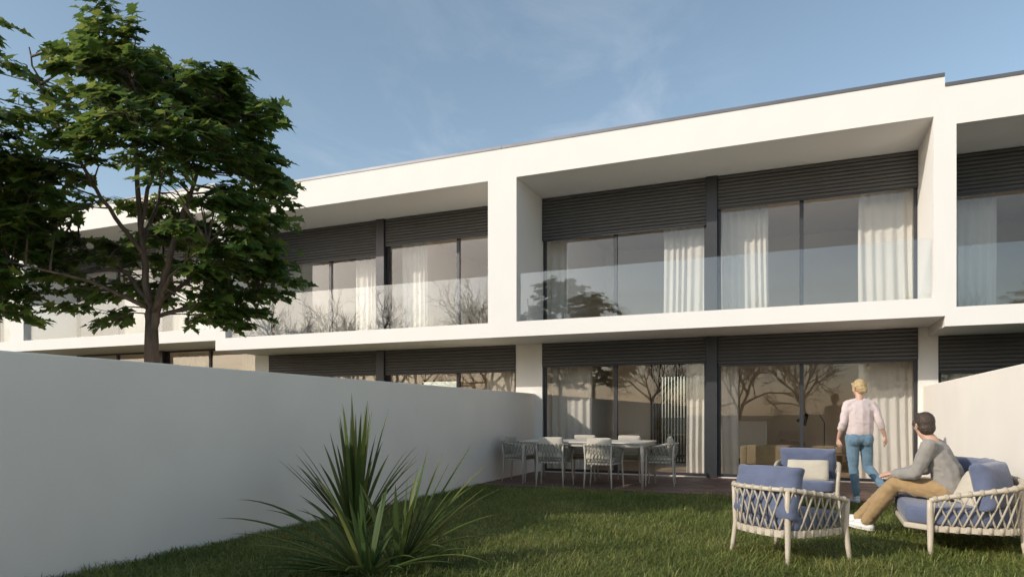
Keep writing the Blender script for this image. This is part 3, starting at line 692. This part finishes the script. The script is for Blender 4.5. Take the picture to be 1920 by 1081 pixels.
p_ = obj('throw_pillow', cushion(.48, .27, .13, .7, .3, .06, 8, .008), 'beige_fabric', smooth=True, label='beige oblong pillow on the armchair facing the lawn', cat='pillow')
p_.location = (.125, 9.30, .475); p_.rotation_euler = (R(70), 0, R(176 - 180))

# loveseat
t = thing('loveseat', 'curved rope-woven loveseat with blue cushions by the sunlit wall', 'sofa', (1.385, 7.52, -.045), R(88))
woven_frame(t, .70, .30, .02, .46, .5, .475, .63, .205, .255, .94, 30, 1.6, .0088, .021, .31, .026, 'frame_paint', 'rope')
sp = [(-.665, .27), (-.50, .47), (.50, .47), (.665, .27), (.66, -.1), (.50, -.36), (-.50, -.36), (-.66, -.1)]
obj('seat_frame', poly_slab([(x * 1.01, y_ * 1.02) for x, y_ in sp], .205, .255), 'frame_paint', t, bevel=.014)
o = obj('seat_cushion', poly_slab(sp, .256, .405), 'blue_fabric', t, bevel=.035, smooth=True)
for (x, y_, z, rx, ry, rz_, w, d_) in [(-.44, -.20, .60, 78, 0, 30, .56, .40), (0.02, -.30, .60, 76, 0, -2, .58, .40), (.44, -.20, .60, 78, 0, -30, .56, .40)]:
    o = obj('back_cushion', cushion(w, d_, .20, .72, .34, .12, int(x * 10), .013), 'blue_fabric', t, smooth=True)
    o.location = (x, y_, z); o.rotation_euler = (R(rx), R(ry), R(-rz_))
p_ = obj('throw_pillow', cushion(.34, .30, .12, .7, .3, .06, 2, .010), 'beige_fabric', smooth=True, label='beige pillow between the seated man and the loveseat arm', cat='pillow')
p_.location = (1.48, 7.29, .485); p_.rotation_euler = (R(66), R(12), R(-62))

p_ = obj('throw_pillow', cushion(.5, .3, .16, .7, .3, .06, 4, .012), 'tan_fabric', smooth=True, label='tan pillow lying on the indoor sofa', cat='pillow')
p_.location = (-.1, 15.45, .50); p_.rotation_euler = (R(58), R(8), 0)
# dining set
def dining_chair(label, loc, rz, src=None):
    if src:
        t = copy_tree(src); t.location = (*loc, -.018); t.rotation_euler = (0, 0, rz); t['label'] = label; return t
    t = thing('dining_chair', label, 'chair', (*loc, -.018), rz, group='rope-backed chairs round the dining table')
    woven_frame(t, .285, .235, .0, .275, .62, .625, .705, .385, .415, .80, 22, 1.9, .006, .0125, .33, .0165, 'chair_paint', 'grey_rope', single=False, splay=.01)
    obj('seat_frame', poly_slab([(-.225, .21), (.225, .21), (.22, -.08), (.15, -.2), (-.15, -.2), (-.22, -.08)], .385, .41), 'chair_paint', t, bevel=.006)
    o = obj('seat_cushion', cushion(.47, .44, .075, .4, .34, 0, 3, .003, 36, 12), 'grey_fabric', t, smooth=True); o.location = (0, .02, .45)
    o = obj('back_cushion', cushion(.42, .36, .11, .7, .3, .05, 5, .006, 36, 12), 'grey_fabric', t, smooth=True); o.location = (0, -.165, .64); o.rotation_euler = (R(80), 0, 0)
    return t
d0 = dining_chair('dining chair with its woven back to the lawn, standing beside the table end leg', (-2.93, 10.84), R(-4))
dining_chair('dining chair with its woven back to the lawn, the one closer to the garden wall', (-3.80, 10.92), R(3), d0)
dining_chair('dining chair on the window side of the table, closer to the garden wall', (-3.62, 12.06), R(181), d0)
dining_chair('dining chair on the window side of the table, closer to the dark post', (-2.80, 12.08), R(178), d0)
dining_chair('dining chair at the table end against the garden wall', (-4.64, 11.42), R(-88), d0)
dining_chair('dining chair at the open table end, beside the narrow curtain', (-2.12, 11.66), R(96), d0)
t = thing('dining_table', 'long pale dining table with tapered legs on the wooden terrace', 'table', (-3.31, 11.42, -.018))
def rr_pts(w, d_, r, n=5):
    o_ = []
    for cx_, cy_, a0 in ((w - r, d_ - r, 0), (-w + r, d_ - r, 90), (-w + r, -d_ + r, 180), (w - r, -d_ + r, 270)):
        for k in range(n + 1): g_ = R(a0 + 90 * k / n); o_.append((cx_ + r * math.cos(g_), cy_ + r * math.sin(g_)))
    return o_
obj('top', poly_slab(rr_pts(1.06, .56, .05), .718, .743), 'tabletop', t, bevel=.004)
obj('apron', MB().box(-1.0, 1.0, -.525, -.505, .665, .717).box(-1.0, 1.0, .505, .525, .665, .717).box(-1.025, -1.005, -.5, .5, .665, .717).box(1.005, 1.025, -.5, .5, .665, .717), 'chair_paint', t)
for sx in (-1, 1):
    for sy in (-1, 1):
        obj('leg', MB().tube([(sx * 1.03, sy * .53, 0), (sx * 1.025, sy * .525, .45), (sx * 1.015, sy * .515, .66), (sx * .99, sy * .49, .717)], [.016, .024, .032, .042], 10), 'chair_paint', t, smooth=True)
# ------------------------------------------------------------------ people
_ico = None
class Blob:
    """soft body: overlapping ellipsoids strung along bones, later fused into one skin by a voxel remesh"""
    def __init__(s): s.mb = MB()
    def ball(s, p, r, basis=None):
        p = Vector(p); r = Vector(r) if hasattr(r, '__len__') else Vector((r, r, r)); nu, nv = 12, 8; vs_ = []
        for j in range(nv + 1):
            b_ = math.pi * (j / nv - .5)
            for i in range(nu):
                a = 2 * math.pi * i / nu; q = Vector((math.cos(a) * math.cos(b_) * r.x, math.sin(a) * math.cos(b_) * r.y, math.sin(b_) * r.z))
                if basis is not None: q = basis @ q
                vs_.append(p + q)
        s.mb.add(vs_, [(j * nu + i, j * nu + (i + 1) % nu, (j + 1) * nu + (i + 1) % nu, (j + 1) * nu + i) for j in range(nv) for i in range(nu)])
        return s
    def chain(s, items, basis=None, step=.28):
        for (p0, r0), (p1, r1) in zip(items, items[1:]):
            p0, p1 = Vector(p0), Vector(p1); r0 = Vector(r0) if hasattr(r0, '__len__') else Vector((r0,) * 3); r1 = Vector(r1) if hasattr(r1, '__len__') else Vector((r1,) * 3)
            n = max(2, int((p1 - p0).length / (min(min(r0), min(r1)) * step)) + 1)
            for k in range(n + 1): s.ball(p0.lerp(p1, k / n), r0.lerp(r1, k / n), basis)
        return s
    def make(s, name, m, parent, voxel=.007, smooth=4, label=None, disp=None, cut=None):
        me = s.mb.mesh(name + '_raw'); o = bpy.data.objects.new(name + '_raw', me); COL.objects.link(o)
        rm = o.modifiers.new('r', 'REMESH'); rm.mode = 'VOXEL'; rm.voxel_size = voxel; rm.use_smooth_shade = True
        sm = o.modifiers.new('s', 'SMOOTH'); sm.factor = .5; sm.iterations = smooth
        dg = bpy.context.evaluated_depsgraph_get(); me2 = bpy.data.meshes.new_from_object(o.evaluated_get(dg)); me2.name = name
        bpy.data.objects.remove(o); bpy.data.meshes.remove(me)
        if disp or cut:
            bm = bmesh.new(); bm.from_mesh(me2)
            if cut:
                for co, no in cut: bmesh.ops.bisect_plane(bm, geom=bm.verts[:] + bm.edges[:] + bm.faces[:], plane_co=co, plane_no=no, clear_outer=True)
            if disp:
                bm.normal_update()
                for v in bm.verts: v.co += v.normal * disp(v.co)
            bm.to_mesh(me2); bm.free()
        me2.materials.clear(); me2.materials.append(MAT[m])
        me2.polygons.foreach_set('use_smooth', [True] * len(me2.polygons))
        o2 = obj(name, me2, None, parent, label=label); return o2

def hand(bl, wrist, fwd, palm, side, curl=.5, s=1.0):
    """palm and five fingers; fwd = along the hand, palm = direction the palm faces, side = +1 if thumb is on fwd x palm side"""
    f = Vector(fwd).normalized(); n_ = Vector(palm); n_ = (n_ - f * n_.dot(f)).normalized(); l_ = f.cross(n_) * side; w = Vector(wrist)
    bs = Matrix((f, l_, n_)).transposed()
    bl.chain([(w, (.026 * s, .026 * s, .019 * s)), (w + f * .03 * s, (.026 * s, .034 * s, .016 * s)), (w + f * .075 * s, (.022 * s, .038 * s, .013 * s))], bs)
    for k, (off, ln) in enumerate([(.030, .068), (.010, .076), (-.010, .070), (-.029, .054)]):
        p = w + f * .088 * s + l_ * off * s * 1.08; d = f + l_ * off * 2.2; d.normalize(); q = [p - f * .02]; c = .15 + curl * .5 + .04 * k
        for j in range(3):
            d = (d * math.cos(c) + n_ * math.sin(c)).normalized(); p = p + d * ln * s * (.45, .32, .23)[j]; q.append(p); c = curl * .9
        bl.chain([(q[0], .0095 * s), (q[1], .0088 * s), (q[2], .0082 * s), (q[3], .0068 * s)], step=.5)
    p = w + f * .025 * s + l_ * .026 * s; d = (f * .75 + l_ * .7 + n_ * .25).normalized(); p1 = p + d * .042 * s; d2 = (f * .95 + l_ * .15 + n_ * .3).normalized()
    bl.chain([(p, .014 * s), (p1, .011 * s), (p1 + d2 * .032 * s, .0095 * s), (p1 + d2 * .055 * s, .0075 * s)], step=.5)

def head(bl, c, fwd, up, s=1.0):
    """skull, jaw, nose, ears; c = centre of the skull"""
    f = Vector(fwd).normalized(); u = Vector(up); u = (u - f * u.dot(f)).normalized(); r_ = f.cross(u); bs = Matrix((r_, f, u)).transposed(); c = Vector(c)
    def L(x, y_, z): return c + (r_ * x + f * y_ + u * z) * s
    bl.ball(L(0, -.008, .018), (.074 * s, .093 * s, .092 * s), bs); bl.ball(L(0, .028, -.025), (.061 * s, .066 * s, .085 * s), bs)
    bl.ball(L(0, .045, -.078), (.042 * s, .045 * s, .036 * s), bs); bl.ball(L(0, .073, -.092), (.021 * s, .02 * s, .018 * s), bs)
    bl.chain([(L(0, .094, .002), .009 * s), (L(0, .106, -.026), .0125 * s)]); bl.ball(L(.012, .096, -.031), .009 * s); bl.ball(L(-.012, .096, -.031), .009 * s)
    for e in (-1, 1):
        bl.ball(L(e * .077, -.006, -.012), (.008 * s, .017 * s, .028 * s), bs); bl.ball(L(e * .032, .078, .022), (.026 * s, .012 * s, .009 * s), bs); bl.ball(L(e * .038, .062, -.03), (.022 * s, .022 * s, .02 * s), bs)
    return L, bs
def face_bits(L, bs, parent, s=1.0):
    for e in (-1, 1):
        mb = Blob(); mb.ball(L(e * .031, .079, .004), .0125 * s); obj('eye', mb.mb, 'eye_white', parent, smooth=True)
        mb = Blob(); mb.ball(L(e * .031, .0895, .004), (.006 * s, .003 * s, .006 * s), bs); obj('iris', mb.mb, 'iris', parent, smooth=True)
    mb = Blob(); mb.ball(L(0, .088, -.060), (.023 * s, .008 * s, .0055 * s), bs); mb.ball(L(0, .087, -.068), (.019 * s, .008 * s, .006 * s), bs); obj('lips', mb.mb, 'lip', parent, smooth=True)

def folds(amp, fx, seed):
    def d(co):
        co = Vector((co.x, co.y, co.z)); return amp * .55 * (1 - 2 * abs(mnoise.noise(Vector((co.x * fx * 1.3 + seed, co.y * fx * 1.3, co.z * fx * 2.1 + co.x * fx))))) + amp * (mnoise.noise(Vector((co.x * fx + seed, co.y * fx, co.z * fx * .8))) + .5 * mnoise.noise(Vector((co.x * fx * 2.3, co.y * fx * 2.3 + seed, co.z * fx * 2.6))))
    return d

# ---- walking woman (x right, y forward, z up)
wo = thing('person', 'woman in a pale pink sweater and blue jeans walking toward the glass doors', 'person', (.775, 10.27, -.02), R(14))
I3 = Matrix.Identity(3)
hipL, kneeL, ankL = (-.085, .0, .88), (-.062, .035, .48), (-.035, -.005, .085)
hipR, kneeR, ankR = (.085, .0, .88), (.115, .035, .485), (.215, -.275, .245)
shL, elL, wrL = (-.155, -.005, 1.335), (-.222, -.045, 1.085), (-.245, .065, .865)
shR, elR, wrR = (.155, -.005, 1.335), (.235, -.06, 1.10), (.325, .0, .90)
bd = Blob()
bd.chain([((0, 0, .90), (.150, .105, .10)), ((0, .005, 1.04), (.118, .088, .09)), ((0, .005, 1.20), (.132, .095, .09)), ((0, -.01, 1.32), (.125, .075, .05)), ((0, -.012, 1.36), (.06, .055, .05))], I3)
bd.chain([((0, -.012, 1.36), .052), ((0, .0, 1.47), .047)], I3)
for sh, el, wr in ((shL, elL, wrL), (shR, elR, wrR)): bd.chain([(sh, .043), (Vector(sh).lerp(Vector(el), .4), .040), (el, .036), (Vector(el).lerp(Vector(wr), .3), .036), (wr, .023)])
for hp, kn, an in ((hipL, kneeL, ankL), (hipR, kneeR, ankR)): bd.chain([(hp, .085), (Vector(hp).lerp(Vector(kn), .5), .070), (kn, .050), (Vector(kn).lerp(Vector(an), .3), .048), (an, .033)])
bd.chain([(ankL, .034), (Vector(ankL) + Vector((-.005, .1, -.045)), (.036, .05, .025))]); bd.chain([(ankR, .034), (Vector(ankR) + Vector((.01, .035, -.10)), (.036, .03, .04))])
hand(bd, wrL, (-.02, .12, -1), (.8, .3, 0), 1, .75, .92); hand(bd, wrR, (.25, .1, -1), (-.6, .5, 0), -1, .5, .92)
Lh, bh = head(bd, (.0, .012, 1.555), (-.28, .96, -.02), (0, -.04, 1), .97)
wb = bd.make('body', 'skin', wo, .006, 4)
face_bits(Lh, bh, wb, .97)
sw = Blob()
sw.chain([((0, .0, .925), (.168, .122, .03)), ((0, .0, .97), (.178, .130, .05)), ((0, .0, 1.10), (.176, .130, .08)), ((0, .0, 1.24), (.178, .125, .07)), ((0, -.008, 1.325), (.158, .088, .042)), ((0, -.012, 1.365), (.082, .068, .025))], I3)
for sh, el, wr in ((shL, elL, wrL), (shR, elR, wrR)):
    e3 = Vector(el).lerp(Vector(wr), .34); sg = math.copysign(1, sh[0]); s_ = Vector(sh)
    sw.chain([((sg * .05, -.012, 1.362), .050), (s_ + Vector((-.008 * sg, 0, -.006)), .058), (s_.lerp(Vector(el), .45), .056), (el, .049), (e3, .046)])
    sw.chain([((sg * .10, -.004, 1.26), (.075, .09, .08)), (s_.lerp(Vector(el), .4) + Vector((-.02 * sg, 0, 0)), .05)])
sw.make('sweater', 'knit_pink', wo, .007, 5, disp=folds(.008, 7, 1.0))
je = Blob()
je.chain([((0, -.012, .865), (.168, .122, .085)), ((0, 0, .95), (.150, .112, .045))], I3)
for sg in (-1, 1): je.ball((sg * .075, -.055, .86), (.09, .085, .095))
for hp, kn, an in ((hipL, kneeL, ankL), (hipR, kneeR, ankR)):
    e3 = Vector(kn).lerp(Vector(an), .92); je.chain([(hp, .094), (Vector(hp).lerp(Vector(kn), .5), .079), (kn, .060), (Vector(kn).lerp(Vector(an), .3), .060), (e3, .044)])
je.make('jeans', 'denim', wo, .007, 4, disp=folds(.005, 12, 4.0))
for an, toe, dn in ((Vector(ankL), Vector((-.01, .17, -.055)), Vector((0, -.03, -.05))), (Vector(ankR), Vector((.03, .07, -.17)), Vector((.0, -.045, -.035)))):
    s_ = Blob(); s_.chain([(an + dn, (.036, .04, .035)), (an + dn.lerp(toe, .5), (.039, .05, .033)), (an + toe * .9, (.038, .045, .026))]); s_.ball(an + dn * .2, (.038, .044, .035))
    s_.make('shoe', 'shoe_blue', wo, .006, 3)
hr = Blob(); hr.ball(Lh(0, -.022, .030), (.083, .096, .092), bh); hr.ball(Lh(0, -.05, -.015), (.072, .066, .075), bh)
hr.chain([(Lh(-.04, -.098, -.02), .026), (Lh(0, -.112, -.045), .030), (Lh(.04, -.098, -.02), .026)]); hr.chain([(Lh(-.034, -.096, -.055), .022), (Lh(.034, -.096, -.055), .022)]); hr.ball(Lh(0, -.112, -.012), (.03, .022, .022), bh)
hr.chain([(Lh(-.072, .035, .055), .018), (Lh(-.075, -.03, .01), .022)]); hr.chain([(Lh(.072, .035, .055), .018), (Lh(.075, -.03, .01), .022)])
hr.make('hair', 'blond_hair', wo, .0055, 2, disp=lambda c: .0014 * math.sin(c.z * 210 + 60 * c.x) + .002 * mnoise.noise(c * 60))

# ---- seated man, built in place round his hips
mo = Vector((1.31, 7.57, -.045))
ma = thing('person', 'man in a grey sweater, tan trousers and glasses sitting on the loveseat', 'person', mo)
F = Vector((-.93, .36, 0)).normalized(); LF = Vector((-F.y, F.x, 0)); UP = Vector((0, 0, 1))     # forward, his left
def M(f, l_, z): return F * f + LF * l_ + UP * z
tb = Matrix((LF, F, UP)).transposed()
hL, hR = M(.0, .095, .49), M(.0, -.095, .49)
kL, kR = M(.415, .075, .545), M(.46, -.125, .535)
aL, aR = M(.74, -.13, .11), M(.86, -.28, .12)
pel, wst, chs, nkb = M(-.03, 0, .50), M(.0, 0, .66), M(.075, 0, .82), M(.115, 0, .955)
sL, sR = M(.105, .185, .915), M(.115, -.185, .915)
eL, eR = M(.20, .245, .66), M(.24, -.225, .67)
wL, wR = M(.43, .085, .635), M(.45, -.055, .635)
hd = nkb + M(.07, 0, .165)
look = (F * .55 - LF * .62 + UP * .02).normalized()
bd = Blob()
bd.chain([(pel, (.155, .115, .10)), (wst, (.145, .105, .09)), (chs, (.160, .112, .09)), (M(.1, 0, .905), (.140, .09, .06)), (nkb, (.065, .06, .05))], tb)
bd.chain([(nkb, .060), (hd + UP * -.08, .056)])
for a_, b_, c_ in ((sL, eL, wL), (sR, eR, wR)): bd.chain([(a_, .060), (a_.lerp(b_, .5), .050), (b_, .043), (b_.lerp(c_, .3), .042), (c_, .028)])
for a_, b_, c_ in ((hL, kL, aL), (hR, kR, aR)): bd.chain([(a_, .095), (a_.lerp(b_, .5), .080), (b_, .058), (b_.lerp(c_, .35), .055), (c_, .036)])
for a_, td in ((aL, M(.14, -.06, -.04)), (aR, M(.16, -.02, -.02))): bd.chain([(a_, .038), (a_ + td, (.04, .04, .03))])
hand(bd, wL, M(.8, -.62, -.02), M(0, -.2, -1), 1, .55, 1.0); hand(bd, wR, M(.8, .55, .02), M(0, .2, -1), -1, .5, 1.0)
Lm, bm2 = head(bd, hd, look, UP + F * .10, 1.04)
mb_ = bd.make('body', 'skin', ma, .006, 4)
face_bits(Lm, bm2, mb_, 1.04)
sw = Blob()
sw.chain([(M(-.045, 0, .50), (.182, .138, .045)), (M(-.02, 0, .60), (.180, .138, .08)), (wst + UP * .03, (.176, .132, .09)), (chs, (.188, .135, .09)), (M(.098, 0, .905), (.165, .104, .06)), (nkb + UP * -.005, (.088, .078, .03))], tb)
for a_, b_, c_ in ((sL, eL, wL), (sR, eR, wR)): sw.chain([(a_, .073), (a_.lerp(b_, .5), .065), (b_, .057), (b_.lerp(c_, .4), .052), (b_.lerp(c_, .93), .038)])
sw.make('sweater', 'knit_grey', ma, .0075, 4, disp=folds(.010, 8, 2.0))
tr = Blob(); tr.chain([(M(-.05, 0, .50), (.172, .130, .095)), (M(.02, 0, .50), (.168, .13, .09))], tb)
for a_, b_, c_ in ((hL, kL, aL), (hR, kR, aR)): tr.chain([(a_, .104), (a_.lerp(b_, .5), .092), (b_, .074), (b_.lerp(c_, .4), .072), (b_.lerp(c_, .97), .060)])
tr.make('trousers', 'chino', ma, .0075, 4, disp=folds(.008, 9, 6.0))
for a_, td in ((aL, M(.19, -.06, -.045)), (aR, M(.225, -.03, -.02))):
    s_ = Blob(); dn = M(-.045, .01, -.055)
    s_.chain([(a_ + dn, (.040, .042, .038)), (a_ + dn.lerp(td, .5), (.047, .050, .038)), (a_ + td * .93, (.043, .045, .028))]); s_.ball(a_ + dn * .25, (.046, .048, .04)); s_.chain([(a_ + UP * -.01, .042), (a_ + td * .5 + UP * .008, (.04, .042, .03))])
    sh_ = s_.make('shoe', 'shoe_white', ma, .006, 3)
    s2 = Blob(); k_ = UP * -.028; s2.chain([(a_ + dn + k_, (.042, .044, .014)), (a_ + dn.lerp(td, .5) + k_ * 1.05, (.050, .052, .014)), (a_ + td * .94 + k_ * .7, (.046, .048, .013))]); s2.make('sole', 'sole', sh_, .006, 2)
hr = Blob(); hr.ball(Lm(0, -.020, .032), (.084, .100, .094), bm2); hr.ball(Lm(0, -.046, -.025), (.077, .068, .078), bm2); hr.chain([(Lm(-.04, .028, .092), .020), (Lm(.04, .028, .096), .022)])
for e_ in (-1, 1): hr.chain([(Lm(e_ * .074, .03, .03), .016), (Lm(e_ * .076, .012, -.012), .012)])
hr.make('hair', 'brown_hair', ma, .0055, 2, disp=lambda c: .0018 * mnoise.noise(c * 90) + .0015 * mnoise.noise(c * 40))
gl = MB()
for e in (-1, 1):
    gl.tube([Lm(e * .034 + .022 * math.cos(a_), .100, .004 + .017 * math.sin(a_)) for a_ in [2 * math.pi * k / 18 for k in range(19)]], .0024, 6)
    gl.tube([Lm(e * .056, .098, .008), Lm(e * .080, .05, .008), Lm(e * .084, -.012, .004), Lm(e * .080, -.03, -.012)], .0024, 6)
gl.tube([Lm(-.012, .101, .008), Lm(.012, .101, .008)], .0022, 6)
obj('glasses', gl, 'black_metal', ma, smooth=True)
